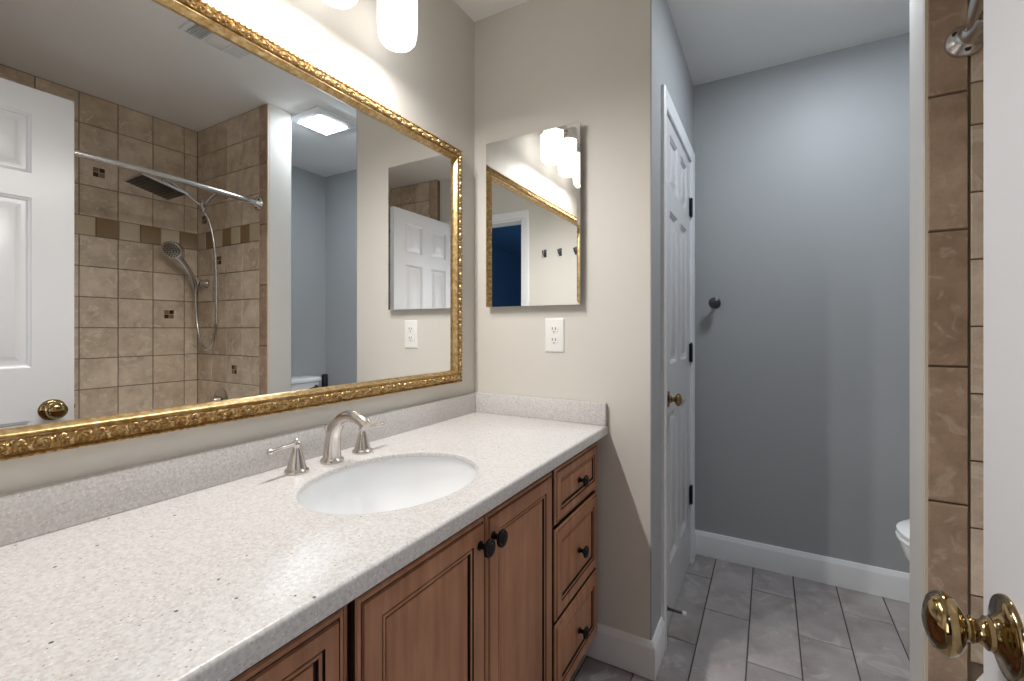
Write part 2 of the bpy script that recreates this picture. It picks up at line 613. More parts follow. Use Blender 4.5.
# ------------------------------------------------------------------ baseboards and casings
def sweep(mb, path, prof, m, closed=False):
    """path: 2D points; prof: (outward offset to the right of travel, z)"""
    n = len(path)
    rows = []
    for i, p in enumerate(path):
        p = Vector(p)
        d0 = (p - Vector(path[i - 1])).normalized() if i > 0 else None
        d1 = (Vector(path[i + 1]) - p).normalized() if i < n - 1 else None
        if d0 is None: d0 = d1
        if d1 is None: d1 = d0
        n0 = Vector((d0.y, -d0.x)); n1 = Vector((d1.y, -d1.x))
        nm = (n0 + n1)
        nm = nm / max(nm.dot(n0), 1e-6)
        rows.append([(p.x + nm.x * o, p.y + nm.y * o, z) for o, z in prof])
    mb.grid(rows, m, close_u=True, cap0=True, cap1=True)

BH = 0.122
BPROF = [(0, 0.001), (0.015, 0.001), (0.015, BH - 0.022), (0.0135, BH - 0.016), (0.0105, BH - 0.012), (0.009, BH - 0.005), (0.006, BH), (0, BH)]
f = MB()
sweep(f, [(-0.585, YB), (XC, YB), (XC, CY0 - 0.062)], BPROF, M_TRIM)
struct('baseboard_end', f, 'white baseboard wrapping the corner between vanity and closet door', 'baseboard', 30)
f = MB()
sweep(f, [(XC, CY1 + 0.062), (XC, YF), (XR, YF), (XR, YE2), (XE, YE2)], BPROF, M_TRIM)
struct('baseboard_far', f, 'white baseboard along the blue-grey alcove walls', 'baseboard', 30)

def casing(mb, P, u0, u1, ztop, wd, th, m):
    """three mitred legs around an opening; P(u, z, d)"""
    pr = [(0.004, 0.0), (0.004, th * 0.55), (0.010, th * 0.75), (wd * 0.55, th * 0.8), (wd * 0.72, th), (wd - 0.006, th), (wd, th * 0.7), (wd, 0.0)]
    rows = [[P(u0 - o, 0.0, d) for o, d in pr], [P(u0 - o, ztop + o, d) for o, d in pr],
            [P(u1 + o, ztop + o, d) for o, d in pr], [P(u1 + o, 0.0, d) for o, d in pr]]
    mb.grid(rows, m, close_u=True, cap0=True, cap1=True)

f = MB()
casing(f, lambda u, z, d: (XC + d, u, z), CY0, CY1, CZ, 0.060, 0.017, M_TRIM)
f.box(XC - 0.1, XC, CY0, CY0 + 0.004, 0, CZ, M_TRIM)
f.box(XC - 0.1, XC, CY1 - 0.004, CY1, 0, CZ, M_TRIM)
f.box(XC - 0.1, XC, CY0, CY1, CZ - 0.004, CZ, M_TRIM)
struct('trim_1', f, 'white casing around the narrow closet door', 'door casing', 30)
f = MB()
casing(f, lambda u, z, d: (u, YN + d, z), DX0, DX1, DZ, 0.060, 0.016, M_TRIM)
f.box(DX0, DX0 + 0.012, YN - 0.12, YN, 0, DZ, M_TRIM)
f.box(DX1 - 0.005, DX1, YN - 0.12, YN, 0, DZ, M_TRIM)
f.box(DX0, DX1, YN - 0.12, YN, DZ - 0.012, DZ, M_TRIM)
struct('trim_2', f, 'white casing around the entry doorway', 'door casing', 30)

# ------------------------------------------------------------------ six-panel doors
def panel_door(mb, P, wd, z0, z1, th, stile, mull, m):
    """P(u, z, d): d=0 is the front skin, d=-th the back skin"""
    us = [0, stile, (wd - mull) / 2, (wd + mull) / 2, wd - stile, wd]
    zs = [z0, 0.235, 0.840, 1.030, 1.640, 1.728, 1.942, z1]
    for side in (0, 1):
        Q = (lambda u, z, d: P(u, z, d)) if side == 0 else (lambda u, z, d: P(u, z, -th - d))
        for i in range(len(zs) - 1):
            for j in range(5):
                a = (us[j], us[j + 1], zs[i], zs[i + 1])
                if i in (1, 3, 5) and j in (1, 3):
                    mb.rings(Q, *a, [(0, 0, None), (0.002, -0.003, m), (0.008, -0.0055, m), (0.012, -0.0115, m), (0.021, -0.0115, m),
                                     (0.040, -0.003, m), (0.042, -0.002, m)], m)
                else:
                    mb.face([Q(a[0], a[2], 0), Q(a[1], a[2], 0), Q(a[1], a[3], 0), Q(a[0], a[3], 0)], m)
    c = [(0, z0), (wd, z0), (wd, z1), (0, z1)]
    for k in range(4):
        (ua, za), (ub, zb) = c[k], c[(k + 1) % 4]
        mb.face([P(ua, za, 0), P(ub, zb, 0), P(ub, zb, -th), P(ua, za, -th)], m)

def knob_prof(s=1.0):
    rose = [(0.0390, 0.0), (0.0390, 0.0022), (0.0375, 0.0040), (0.0345, 0.0042), (0.0335, 0.0052), (0.026, 0.0062), (0.020, 0.0085), (0.0165, 0.013)]
    neck = [(0.0155, 0.012), (0.0155, 0.017), (0.012, 0.019), (0.0105, 0.023), (0.0125, 0.026), (0.013, 0.028), (0.011, 0.030), (0.0115, 0.032)]
    ball = [(0.0115, 0.032), (0.014, 0.0335), (0.021, 0.036), (0.0275, 0.041), (0.030, 0.047), (0.0295, 0.051), (0.0265, 0.0555), (0.024, 0.0575),
            (0.0225, 0.0572), (0.017, 0.0605), (0.010, 0.0625), (0.002, 0.063)]
    return [[(r * s, h * s) for r, h in p] for p in (rose, neck, ball)]

def door_knob(parent, loc, axis, m, s=1.0):
    rose, neck, ball = knob_prof(s)
    k = MB(); k.lathe(neck, loc, axis, m, 32); k.lathe(ball, loc, axis, m, 40)
    o = build('knob', k, parent, 40)
    r = MB(); r.lathe(rose, loc, axis, m, 40)
    build('rosette', r, o, 40)
    return o

# entry door, standing open at a right angle (face towards the mirror)
DF = 0.202
DW = 0.708
d1 = thing('door_1', (DF + 0.0175, YN, 0), 'open white six-panel entry door with brass knob, nearest the camera', 'door', kind='structure')
f = MB()
panel_door(f, lambda u, z, d: (DF - d, YN + u, z), DW, 0.012, 2.036, 0.035, 0.115, 0.10, M_DOOR)
build('door_leaf', f, d1, 30, weld=0.0003)
door_knob(d1, (DF, 0.617, 0.871), (-1, 0, 0), M_BRASS)
door_knob(d1, (DF + 0.035, 0.617, 0.874), (1, 0, 0), M_BRASS)
f = MB(); f.box(DF + 0.005, DF + 0.03, YN + DW - 0.0005, YN + DW + 0.001, 0.845, 0.903, M_BRASS)
f.box(DF + 0.0115, DF + 0.0235, YN + DW, YN + DW + 0.007, 0.866, 0.882, M_BRASS, 0.002)
build('latch', f, d1)

# closet door
d2 = thing('door_2', (XC, CY0, 0), 'closed narrow white six-panel closet door in the blue-grey wall', 'door', kind='structure')
f = MB()
panel_door(f, lambda u, z, d: (XC + d + 0.001, CY0 + 0.008 + u, z), CY1 - CY0 - 0.016, 0.012, CZ - 0.008, 0.034, 0.10, 0.085, M_DOOR)
build('door_leaf', f, d2, 30, weld=0.0003)
door_knob(d2, (XC + 0.001, CY0 + 0.068, 0.896), (1, 0, 0), M_BRASS, 0.82)
for zc in (1.772, 1.052, 0.346):
    f = MB()
    f.box(XC + 0.0005, XC + 0.0035, CY1 - 0.036, CY1 - 0.003, zc - 0.044, zc + 0.044, M_HINGE, 0.0008, 1)
    for q in range(5):
        za = zc - 0.044 + q * 0.0176
        f.lathe([(0.0062, 0), (0.0062, 0.0172)], (XC + 0.0085, CY1 - 0.004, za), (0, 0, 1), M_HINGE, 12)
    f.lathe([(0.0, -0.006), (0.004, -0.004), (0.005, 0)], (XC + 0.0085, CY1 - 0.004, zc - 0.044), (0, 0, 1), M_HINGE, 12)
    f.lathe([(0.005, 0), (0.004, 0.004), (0.0, 0.006)], (XC + 0.0085, CY1 - 0.004, zc + 0.044), (0, 0, 1), M_HINGE, 12)
    build('hinge', f, d2, 40)

# spring door stop screwed to the closet door
t = thing('door_stop', (XC + 0.002, 1.800, 0.098), 'small spring door stop with white rubber tip at the bottom of the closet door', 'door stop')
f = MB()
f.lathe([(0.011, 0), (0.011, 0.003), (0.006, 0.006), (0.005, 0.009)], (XC + 0.002, 1.800, 0.100), (1, 0, 0), M_PEWTER, 18)
build('base', f, t, 40)
f = MB()
n = 160
f.tube([(XC + 0.010 + 0.050 * i / n, 1.800 + 0.0044 * math.cos(i * 2 * PI / 10), 0.100 + 0.0044 * math.sin(i * 2 * PI / 10)) for i in range(n + 1)], 0.0014, M_PEWTER, 6)
build('spring', f, t, 60)
f = MB()
f.lathe([(0.005, 0.0), (0.008, 0.001), (0.008, 0.010), (0.006, 0.0135), (0.001, 0.0145)], (XC + 0.060, 1.800, 0.100), (1, 0, 0), M_RUBBER, 18)
build('rubber_tip', f, t, 40)

# dark knob on the far wall
f = MB()
kl = (-0.236, YF, 1.299)
t = thing('robe_knob', kl, 'dark round wall knob on the blue-grey far wall', 'wall knob')
f.lathe([(0.024, 0.0), (0.024, 0.003), (0.020, 0.006), (0.010, 0.008)], kl, (0, -1, 0), M_PEWTER, 28)
build('wall_plate', f, t, 40)
f = MB()
f.lathe([(0.0075, 0.006), (0.0065, 0.03), (0.009, 0.046)], kl, (0, -1, 0), M_PEWTER, 20)
build('stem', f, t, 40)
f = MB()
f.lathe([(0.009, 0.045), (0.020, 0.048), (0.0275, 0.054), (0.0285, 0.059), (0.026, 0.065), (0.019, 0.070), (0.008, 0.0725), (0.0005, 0.073)], kl, (0, -1, 0), M_PEWTER, 28)
build('knob', f, t, 40)

# ------------------------------------------------------------------ vanity cabinets
XB = XW
XFACE = -0.540     # face frame
XD = -0.519        # door and drawer fronts
def front(mb, y0, y1, z0, z1, frame):
    P = lambda u, z, d: (XFACE + 0.002 + d, u, z)
    T = XD - XFACE - 0.002
    W_, G_ = M_WOOD, M_GLAZE
    mb.rings(P, y0, y1, z0, z1, [
        (0.0, 0.0, None), (0.0, T - 0.007, G_), (0.0025, T - 0.004, W_), (0.0075, T - 0.003, W_), (0.0085, T - 0.0045, G_), (0.0105, T - 0.0045, G_),
        (0.012, T, W_), (frame, T, W_), (frame + 0.0005, T - 0.0035, G_), (frame + 0.0034, T - 0.0035, G_),
        (frame + 0.0045, T - 0.001, W_), (frame + 0.009, T - 0.002, W_), (frame + 0.0095, T - 0.008, G_), (frame + 0.0138, T - 0.008, G_),
        (frame + 0.015, T - 0.0055, W_), (frame + 0.021, T - 0.0035, W_)], W_)

def cab_knob(parent, y, z, big=False):
    s = 1.14 if big else 1.1
    f = MB()
    pr = [(0.0085, 0.0), (0.0085, 0.002), (0.0055, 0.004), (0.005, 0.011), (0.0075, 0.0145), (0.0135, 0.0165), (0.0165, 0.019), (0.0165, 0.022),
          (0.0145, 0.0245), (0.0125, 0.0245), (0.0120, 0.0236), (0.0105, 0.0236), (0.0095, 0.0252), (0.005, 0.0275), (0.0005, 0.0283)]
    f.lathe([(r * s, h * s) for r, h in pr], (XD - 0.0005, y, z), (1, 0, 0), M_BRONZE, 28)
    return build('knob', f, parent, 40)

ZB, ZTOP = 0.098, 0.794
def cab_body(t, y0, y1, stile_y, rail_z):
    f = MB()
    xa, xb = XB + 0.012, XFACE - 0.018
    f.box(xa, xb, y0, y0 + 0.016, ZB, ZTOP, M_WOOD)
    f.box(xa, xb, y1 - 0.016, y1, ZB, ZTOP, M_WOOD)
    f.box(xa, xb, y0 + 0.016, y1 - 0.016, ZB, ZB + 0.016, M_WOOD)
    f.box(xa, xa + 0.006, y0 + 0.016, y1 - 0.016, ZB + 0.016, ZTOP, M_WOOD)
    # face frame
    f.box(XFACE - 0.018, XFACE, y0, y1, ZB, ZTOP, M_GLAZE)
    for a, b in stile_y:
        f.box(XFACE - 0.0005, XFACE + 0.0015, a, b, ZB, ZTOP, M_WOOD)
    for a, b in rail_z:
        f.box(XFACE - 0.0005, XFACE + 0.0012, y0, y1, a, b, M_WOOD)
    build('carcass', f, t, 30)
    f = MB()
    f.box(XB + 0.012, XFACE - 0.065, y0, y1, 0.001, ZB, M_WOOD)
    build('toe_kick', f, t, 30)

def drawer_bank(y0, y1, label, gy0, gy1):
    t = thing('drawer_cabinet', ((XB + XFACE) / 2, (y0 + y1) / 2, 0), label, 'cabinet', 'vanity drawer cabinets')
    cab_body(t, y0, y1, ((y0, y0 + 0.008), (y1 - 0.010, y1)), ((ZB, ZB + 0.012), (0.3335, 0.3415), (0.604, 0.612)))
    for za, zb, fr in ((0.615, 0.774, 0.034), (0.344, 0.602, 0.040), (0.108, 0.332, 0.040)):
        f = MB()
        front(f, gy0, gy1, za, zb, fr)
        o = build('drawer', f, t, 25)
        cab_knob(o, (gy0 + gy1) / 2, (za + zb) / 2)
    return t

drawer_bank(1.156, 1.552, 'three-drawer dark-glazed wood cabinet against the end wall', 1.165, 1.524)
drawer_bank(0.052, 0.4515, 'wood drawer cabinet nearest the camera, left of the sink doors', 0.086, 0.440)
t = thing('sink_cabinet', ((XB + XFACE) / 2, 0.804, 0), 'two-door wood sink cabinet between the two drawer cabinets', 'cabinet')
cab_body(t, 0.4525, 1.155, ((0.4525, 0.4585), (0.801, 0.811), (1.150, 1.155)), ((ZB, ZB + 0.012),))
for ya, yb, ky in ((0.462, 0.8045, 0.781), (0.8085, 1.148, 0.832)):
    f = MB()
    front(f, ya, yb, 0.108, 0.774, 0.046)
    o = build('door', f, t, 25)
    cab_knob(o, ky, 0.722, True)

# ------------------------------------------------------------------ worktop with sink opening
XCF = -0.494
SKX, SKY, SAX, SAY = -0.748, 0.774, 0.174, 0.217
t = thing('vanity_countertop', ((XW + XCF) / 2, 0.76, HC - 0.033), 'white speckled stone worktop with backsplash along two walls', 'countertop')
f = MB()
y0c, y1c = YN, YB
x0c, x1c = XW, XCF
N = 96
angs = [2 * PI * k / N for k in range(N)]
for cx, cy in ((x0c, y0c), (x1c, y0c), (x1c, y1c), (x0c, y1c)):
    angs.append(math.atan2(cy - SKY, cx - SKX) % (2 * PI))
angs = sorted(set(round(a, 5) for a in angs))
def rect_hit(a, ins=0.0):
    c, s = math.cos(a), math.sin(a)
    ts = []
    if c > 1e-9: ts.append((x1c - ins - SKX) / c)
    if c < -1e-9: ts.append((x0c + ins * 0 - SKX) / c)
    if s > 1e-9: ts.append((y1c - SKY) / s)
    if s < -1e-9: ts.append((y0c - SKY) / s)
    k = min(ts)
    return SKX + c * k, SKY + s * k
def ell(a, g):
    c, s = math.cos(a), math.sin(a)
    k = 1.0 / math.sqrt((c / (SAX + g)) ** 2 + (s / (SAY + g)) ** 2)
    return SKX + c * k, SKY + s * k
R = 0.007
rows = []
for g, dz in ((0.014, -0.033), (0.014, -0.0125), (0.0, -0.0115), (0.0, -0.006), (0.0018, -0.0018), (0.006, 0.0)):
    rows.append([(*ell(a, g), HC + dz) for a in angs])
rows.append([(*ell(a, 0.03), HC) for a in angs])
rows.append([(*rect_hit(a, R), HC) for a in angs])
for q in (0.35, 0.7, 1.0):
    th = q * PI / 2
    rows.append([(*rect_hit(a, R * (1 - math.sin(th))), HC - R * (1 - math.cos(th))) for a in angs])
rows.append([(*rect_hit(a, 0), HC - 0.030) for a in angs])
rows.append([(*rect_hit(a, 0.003), HC - 0.033) for a in angs])
f.grid(rows, M_STONE, close_u=True, close_v=True)
build('slab', f, t, 40)
f = MB()
f.box(XW + 0.0005, XW + 0.020, YN + 0.001, YB - 0.0205, HC, 0.908, M_STONE, 0.0025)
build('backsplash', f, t, 40)
f = MB()
f.box(XW + 0.0005, XCF - 0.002, YB - 0.020, YB - 0.0005, HC, 0.908, M_STONE, 0.0025)
build('backsplash', f, t, 40)

# undermount basin
t = thing('sink', (SKX, SKY, HC - 0.19), 'white oval undermount basin set in the worktop', 'sink')
f = MB()
n = 72
prof = []
zt = HC - 0.034
inner = [(0.012, 0.0), (0.004, -0.002), (0.001, -0.012)]
dep = 0.135
rows = []
def erow(ax, ay, z):
    return [(SKX + ax * math.cos(2 * PI * k / n), SKY + ay * math.sin(2 * PI * k / n), z) for k in range(n)]
rows.append(erow(SAX + 0.0125, SAY + 0.0125, zt - 0.012))
rows.append(erow(SAX + 0.0125, SAY + 0.0125, HC - 0.0135))
rows.append(erow(SAX + 0.0060, SAY + 0.0060, HC - 0.0135))
rows.append(erow(SAX + 0.0050, SAY + 0.0050, HC - 0.016))
rows.append(erow(SAX + 0.0040, SAY + 0.0040, HC - 0.030))
for q in range(1, 15):
    u = q / 14
    s = math.cos(u * PI / 2 * 0.93) ** 0.62
    z = HC - 0.034 - (dep + 0.012) * math.sin(u * PI / 2) ** 1.1
    rows.append(erow((SAX + 0.003) * s, (SAY + 0.003) * s, z))
rows.append(erow(0.0225, 0.0225, zt - 0.012 - dep - 0.001))
rows.append(erow(0.0225, 0.0225, zt - 0.012 - dep - 0.03))
rows.append(erow(0.030, 0.030, zt - 0.012 - dep - 0.03))
for q in range(14, 0, -1):
    u = q / 14
    s = math.cos(u * PI / 2 * 0.93) ** 0.62
    z = zt - 0.012 - dep * math.sin(u * PI / 2) ** 1.1 - 0.010 * u
    rows.append(erow((SAX + 0.011) * s, (SAY + 0.011) * s, z))
f.grid(rows, M_PORC, close_u=True, close_v=True)
build('basin', f, t, 60)
f = MB()
zd = zt - 0.012 - dep
f.lathe([(0.021, -0.01), (0.0245, -0.001), (0.0235, 0.002), (0.0185, 0.002), (0.0175, 0.0), (0.015, 0.0), (0.0145, 0.0055), (0.010, 0.007), (0.0005, 0.0075)], (SKX, SKY, zd), (0, 0, 1), M_NICKEL, 28)
build('drain', f, t, 40)

# ------------------------------------------------------------------ faucet
FX, FY = -0.974, 0.782
t = thing('faucet', (FX, FY, HC), 'brushed nickel widespread faucet with arched spout and two levers behind the sink', 'faucet')
f = MB()
f.lathe([(0.0285, 0.0), (0.029, 0.004), (0.0275, 0.008), (0.0235, 0.010), (0.0225, 0.013)], (FX, FY, HC), (0, 0, 1), M_NICKEL, 32)
pts = [(0, 0.012), (0.001, 0.035), (0.005, 0.065), (0.014, 0.088), (0.031, 0.108), (0.053, 0.1195), (0.076, 0.1225), (0.096, 0.119), (0.113, 0.112), (0.124, 0.102)]
rr = [0.0225, 0.0205, 0.0185, 0.0168, 0.0155, 0.0148, 0.0143, 0.0142, 0.0146, 0.0152]
pp = smooth_path([(FX + a, FY, HC + b) for a, b in pts], 6)
rfull = []
for i in range(len(rr) - 1):
    for j in range(6):
        rfull.append(rr[i] + (rr[i + 1] - rr[i]) * j / 6)
rfull.append(rr[-1])
f.tube(pp, rfull, M_NICKEL, 24)
build('spout', f, t, 50)
f = MB()
f.lathe([(0.0035, 0.0), (0.0035, 0.075), (0.0045, 0.077), (0.0080, 0.081), (0.0092, 0.086), (0.0085, 0.090), (0.004, 0.0925), (0.0005, 0.093)], (FX - 0.0215, FY + 0.002, HC), (0, 0, 1), M_NICKEL, 16)
build('drain_pull', f, t, 50)
for sgn in (-1, 1):
    hy = FY + sgn * 0.100
    f = MB()
    hp_ = [(0.0265, 0.0), (0.0275, 0.003), (0.0265, 0.007), (0.0225, 0.009), (0.0215, 0.012), (0.0172, 0.028), (0.0130, 0.045), (0.0095, 0.055), (0.0078, 0.058),
           (0.0078, 0.060), (0.0098, 0.062), (0.0105, 0.067), (0.0095, 0.072), (0.006, 0.0742), (0.005, 0.0765), (0.0055, 0.0785), (0.0037, 0.0805), (0.0005, 0.081)]
    f.lathe(hp_, (FX, hy, HC), (0, 0, 1), M_NICKEL, 32)
    o = build('handle', f, t, 50)
    f = MB()
    q = [(0.004, 0.0668), (0.018, 0.0668), (0.038, 0.0664), (0.055, 0.0652), (0.063, 0.0648), (0.070, 0.0645), (0.075, 0.0645)]
    f.tube([(FX + 0.004 * (a / 0.06), hy + sgn * a, HC + b) for a, b in q], [0.006, 0.0058, 0.0052, 0.005, 0.0068, 0.0078, 0.0045], M_NICKEL, 16)
    build('lever', f, o, 50)

# ------------------------------------------------------------------ big mirror with its gilded frame
MY0, MY1, MZ0, MZ1 = 0.10, 1.444, 0.962, 1.866
FWD = 0.050
t = thing('wall_mirror', (XW, (MY0 + MY1) / 2, MZ0), 'large wall mirror in an ornate gold frame over the vanity', 'mirror')
PER = 50
def arc(cx, cy, r, a0, a1, n=14, squash=1.0):
    return [(cx + r * math.cos(math.radians(a0 + (a1 - a0) * k / n)), cy + squash * r * math.sin(math.radians(a0 + (a1 - a0) * k / n))) for k in range(n + 1)]
STROKES = [(arc(17, 14.5, 9.0, -35, 205), 1.7, 1.0), (arc(12.5, 12.5, 4.2, 150, 400), 1.3, 0.85), (arc(24, 8, 2.4, 0, 330), 1.3, 0.9),
           (arc(40, 21, 4.6, -60, 190), 1.4, 0.9), (arc(43, 22, 1.5, 0, 300, 6), 1.2, 0.8),
           ([(26, 21), (29, 15), (29, 9), (26, 3.5)], 1.35, 0.9), ([(29, 23), (34, 16), (35.5, 9), (33, 2.5)], 1.35, 0.85),
           ([(34, 15), (40, 11), (42, 6), (40, 2)], 1.3, 0.85), ([(40, 14), (46, 11), (48.5, 6), (47, 2.5)], 1.3, 0.85),
           ([(2, 24), (6, 25.5), (10, 26)], 1.4, 0.8), ([(8, 3), (12, 5), (16, 4), (20, 2)], 1.2, 0.8), ([(46, 17), (51, 16), (55, 19)], 1.2, 0.75)]
def dseg(px, py, a, b):
    dx, dy = b[0] - a[0], b[1] - a[1]
    t = max(0, min(1, ((px - a[0]) * dx + (py - a[1]) * dy) / (dx * dx + dy * dy + 1e-9)))
    return math.hypot(px - a[0] - dx * t, py - a[1] - dy * t)
NQ, NV = 50, 28
LEAF = [[0.0] * NV for _ in range(NQ)]
for iq in range(NQ):
    for iv in range(NV):
        best = 0.0
        for pts, wd, am in STROKES:
            for sh in (-PER, 0, PER):
                dd = min(dseg(iq + sh, iv, pts[k], pts[k + 1]) for k in range(len(pts) - 1))
                if dd < 3 * wd:
                    best = max(best, am * math.exp(-(dd / (wd * 1.1)) ** 2))
        LEAF[iq][iv] = best
def leaf(s, v):
    """carved acanthus band; s along the frame (m), v 0..1 across it"""
    q = (s * 1000) % PER
    y = v * (NV - 1)
    i0, j0 = int(q) % NQ, min(int(y), NV - 2)
    fq, fy = q - int(q), y - j0
    a = LEAF[i0][j0] * (1 - fy) + LEAF[i0][j0 + 1] * fy
    b = LEAF[(i0 + 1) % NQ][j0] * (1 - fy) + LEAF[(i0 + 1) % NQ][j0 + 1] * fy
    return a * (1 - fq) + b * fq
def frame_h(s, d):
    if d < 0.0065:
        v = d / 0.0065
        base = 0.011 + 0.006 * math.sin(PI * min(v, 1))
        q = (s / 0.0135) % 1.0
        return base + 0.0060 * max(0, math.cos((q - 0.5) * 2 * PI)) * math.sin(PI * v)
    if d < 0.034:
        v = (d - 0.0065) / 0.0275
        return 0.013 + 0.013 * math.sin(v * PI * 0.55) + 0.0085 * leaf(s, v) * min(1, v * 6 + 0.3, (1 - v) * 6 + 0.3)
    if d < 0.037:
        return 0.0235
    if d < 0.044:
        v = (d - 0.037) / 0.007
        return 0.0245 + 0.0045 * math.sin(PI * v)
    v = (d - 0.044) / 0.006
    return 0.0245 - 0.013 * v
f = MB()
ds = [0.0, 0.0, 0.0012, 0.0025, 0.0035, 0.0045, 0.0055, 0.0065] + [0.0065 + 0.0275 * i / 22 for i in range(1, 23)] + \
     [0.0352, 0.0368, 0.0378, 0.0395, 0.0408, 0.0422, 0.0438, 0.046, 0.048, 0.050, 0.050]
Ly, Lz = MY1 - MY0, MZ1 - MZ0
for side in range(4):
    L = Ly if side % 2 == 0 else Lz
    n = int(L / 0.0013)
    rows = []
    for i in range(n + 1):
        row = []
        for kd, d in enumerate(ds):
            s = d + (L - 2 * d) * i / n
            h = 0.0005 if kd in (0, len(ds) - 1) else frame_h(s, d)
            if side == 0: row.append((XW + h, MY0 + s, MZ0 + d))
            elif side == 1: row.append((XW + h, MY1 - d, MZ0 + s))
            elif side == 2: row.append((XW + h, MY1 - s, MZ1 - d))
            else: row.append((XW + h, MY0 + d, MZ1 - s))
        rows.append(row)
    f.grid(rows, M_GOLD)
build('frame', f, t, 60, weld=0.0002)
f = MB()
f.box(XW + 0.004, XW + 0.010, MY0 + FWD - 0.004, MY1 - FWD + 0.004, MZ0 + FWD - 0.004, MZ1 - FWD + 0.004, M_MIRROR)
build('mirror_glass', f, t, 0)

# ------------------------------------------------------------------ small mirror cabinet
t = thing('medicine_cabinet', (-0.783, YB, 1.257), 'small frameless mirror cabinet hanging on the beige wall beside the gold-framed mirror', 'mirror cabinet')
f = MB()
f.box(-0.968, -0.602, YB - 0.020, YB - 0.001, 1.272, 1.893, M_CHROME)
build('cabinet_body', f, t, 30)
f = MB()
Pm = lambda u, z, d: (u, YB - 0.020 - d, z)
f.rings(Pm, -0.984, -0.586, 1.257, 1.908, [(0.0, 0.0, None), (0.0, 0.0105, M_NICKEL), (0.012, 0.0108, M_MIRROR)], M_MIRROR, True, M_MIRROR)
f.face([Pm(-0.984, 1.257, 0), Pm(-0.586, 1.257, 0), Pm(-0.586, 1.908, 0), Pm(-0.984, 1.908, 0)], M_CHROME)
build('mirror_door', f, t, 0, weld=0.0002)

# ------------------------------------------------------------------ outlet
ox, oz = -0.698, 1.146
t = thing('wall_outlet', (ox, YB, oz - 0.063), 'white double outlet on the beige wall under the mirror cabinet', 'outlet')
f = MB()
Po = lambda u, z, d: (u, YB - d, z)
f.rings(Po, ox - 0.038, ox + 0.038, oz - 0.063, oz + 0.063, [(0, 0.0005, None), (0, 0.003, M_PLASTIC), (0.004, 0.006, M_PLASTIC), (0.007, 0.0065, M_PLASTIC)], M_PLASTIC)
build('wall_plate', f, t, 30)
for s in (-1, 1):
    cz = oz + s * 0.0205
    f = MB()
    f.lathe([(0.017, 0.006), (0.017, 0.0078), (0.0160, 0.0085)], (ox, YB, cz), (0, -1, 0), M_PLASTIC, 28, True, 1.0, 0.86)
    for u in (-0.0064, 0.0064):
        f.box(ox + u - 0.0013, ox + u + 0.0013, YB - 0.0090, YB - 0.0080, cz - 0.0005, cz + 0.0095, M_SLOT)
    f.lathe([(0.0026, 0.0080), (0.0026, 0.0090)], (ox, YB, cz - 0.0075), (0, -1, 0), M_SLOT, 14)
    build('receptacle', f, t, 30)
f = MB()
f.lathe([(0.003, 0.006), (0.003, 0.0075), (0.0005, 0.008)], (ox, YB, oz), (0, -1, 0), M_PLASTIC, 14)
build('screw', f, t, 30)

# ------------------------------------------------------------------ vanity light over the mirror
LX = -0.942
LY = [0.984, 0.770, 0.556]
t = thing('vanity_light', (XW, 0.770, 2.20), 'nickel bar light with three frosted glass shades above the big mirror', 'wall lamp')
f = MB()
f.box(XW + 0.001, XW + 0.022, 0.770 - 0.07, 0.770 + 0.07, 2.185, 2.305, M_NICKEL, 0.006)
build('back_plate', f, t, 40)
f = MB()
f.tube([(XW + 0.02, 0.770, 2.245), (XW + 0.075, 0.770, 2.245)], 0.012, M_NICKEL, 16)
nb = 24
rows = []
for i in range(nb + 1):
    u = -1 + 2 * i / nb
    y = 0.770 + u * 0.275
    x = XW + 0.095 - 0.02 * u * u
    zc = 2.255 - 0.018 * u * u
    rows.append([(x - 0.006, y, zc - 0.030), (x + 0.006, y, zc - 0.030), (x + 0.006, y, zc + 0.030), (x - 0.006, y, zc + 0.030)])
f.grid(rows, M_NICKEL, close_u=True, cap0=True, cap1=True)
build('bar', f, t, 40)
for y in LY:
    f = MB()
    f.tube(smooth_path([(XW + 0.09, y, 2.245), (LX - 0.006, y, 2.243), (LX, y, 2.228), (LX, y, 2.205)], 5), 0.007, M_NICKEL, 12)
    f.lathe([(0.012, 2.228), (0.0245, 2.222), (0.026, 2.205), (0.026, 2.184), (0.012, 2.178)], (LX, y, 0), (0, 0, 1), M_NICKEL, 28)
    so = build('lamp_socket', f, t, 40)
    f = MB()
    f.lathe([(0.012, 2.166), (0.014, 2.120), (0.022, 2.085), (0.030, 2.045), (0.0305, 2.026), (0.026, 2.008), (0.016, 1.998), (0.0005, 1.995)], (LX, y, 0.036), (0, 0, 1), M_BULB, 24)
    build('bulb', f, so, 60)
    ld = bpy.data.lights.new('vanity_lamp', 'POINT')
    ld.energy = BULB_W
    ld.color = (1.0, 0.972, 0.94)
    ld.shadow_soft_size = 0.016
    ld.use_nodes = True
    em = ld.node_tree.nodes['Emission']
    lf = ld.node_tree.nodes.new('ShaderNodeLightFalloff')
    lf.inputs['Strength'].default_value = 1.0
    ld.node_tree.links.new(lf.outputs['Linear'], em.inputs['Strength'])
    lo = bpy.data.objects.new('vanity_lamp', ld)
    COL.objects.link(lo)
    lo.parent = so
    lo.location = Vector((LX, y, 2.014)) - root_loc(so)
    f = MB()
    pr = [(0.020, 2.171), (0.040, 2.170), (0.050, 2.164), (0.0565, 2.150), (0.0575, 2.10), (0.0575, 2.04), (0.0555, 2.012), (0.0515, 1.993), (0.044, 1.984),
          (0.041, 1.983), (0.0485, 1.995), (0.0525, 2.014), (0.054, 2.04), (0.054, 2.10), (0.053, 2.148), (0.046, 2.160), (0.038, 2.166), (0.020, 2.167)]
    f.lathe(pr + [pr[0]], (LX, y, 0.018), (0, 0, 1), M_SHADE, 40, False)
    build('lamp_shade', f, t, 60)

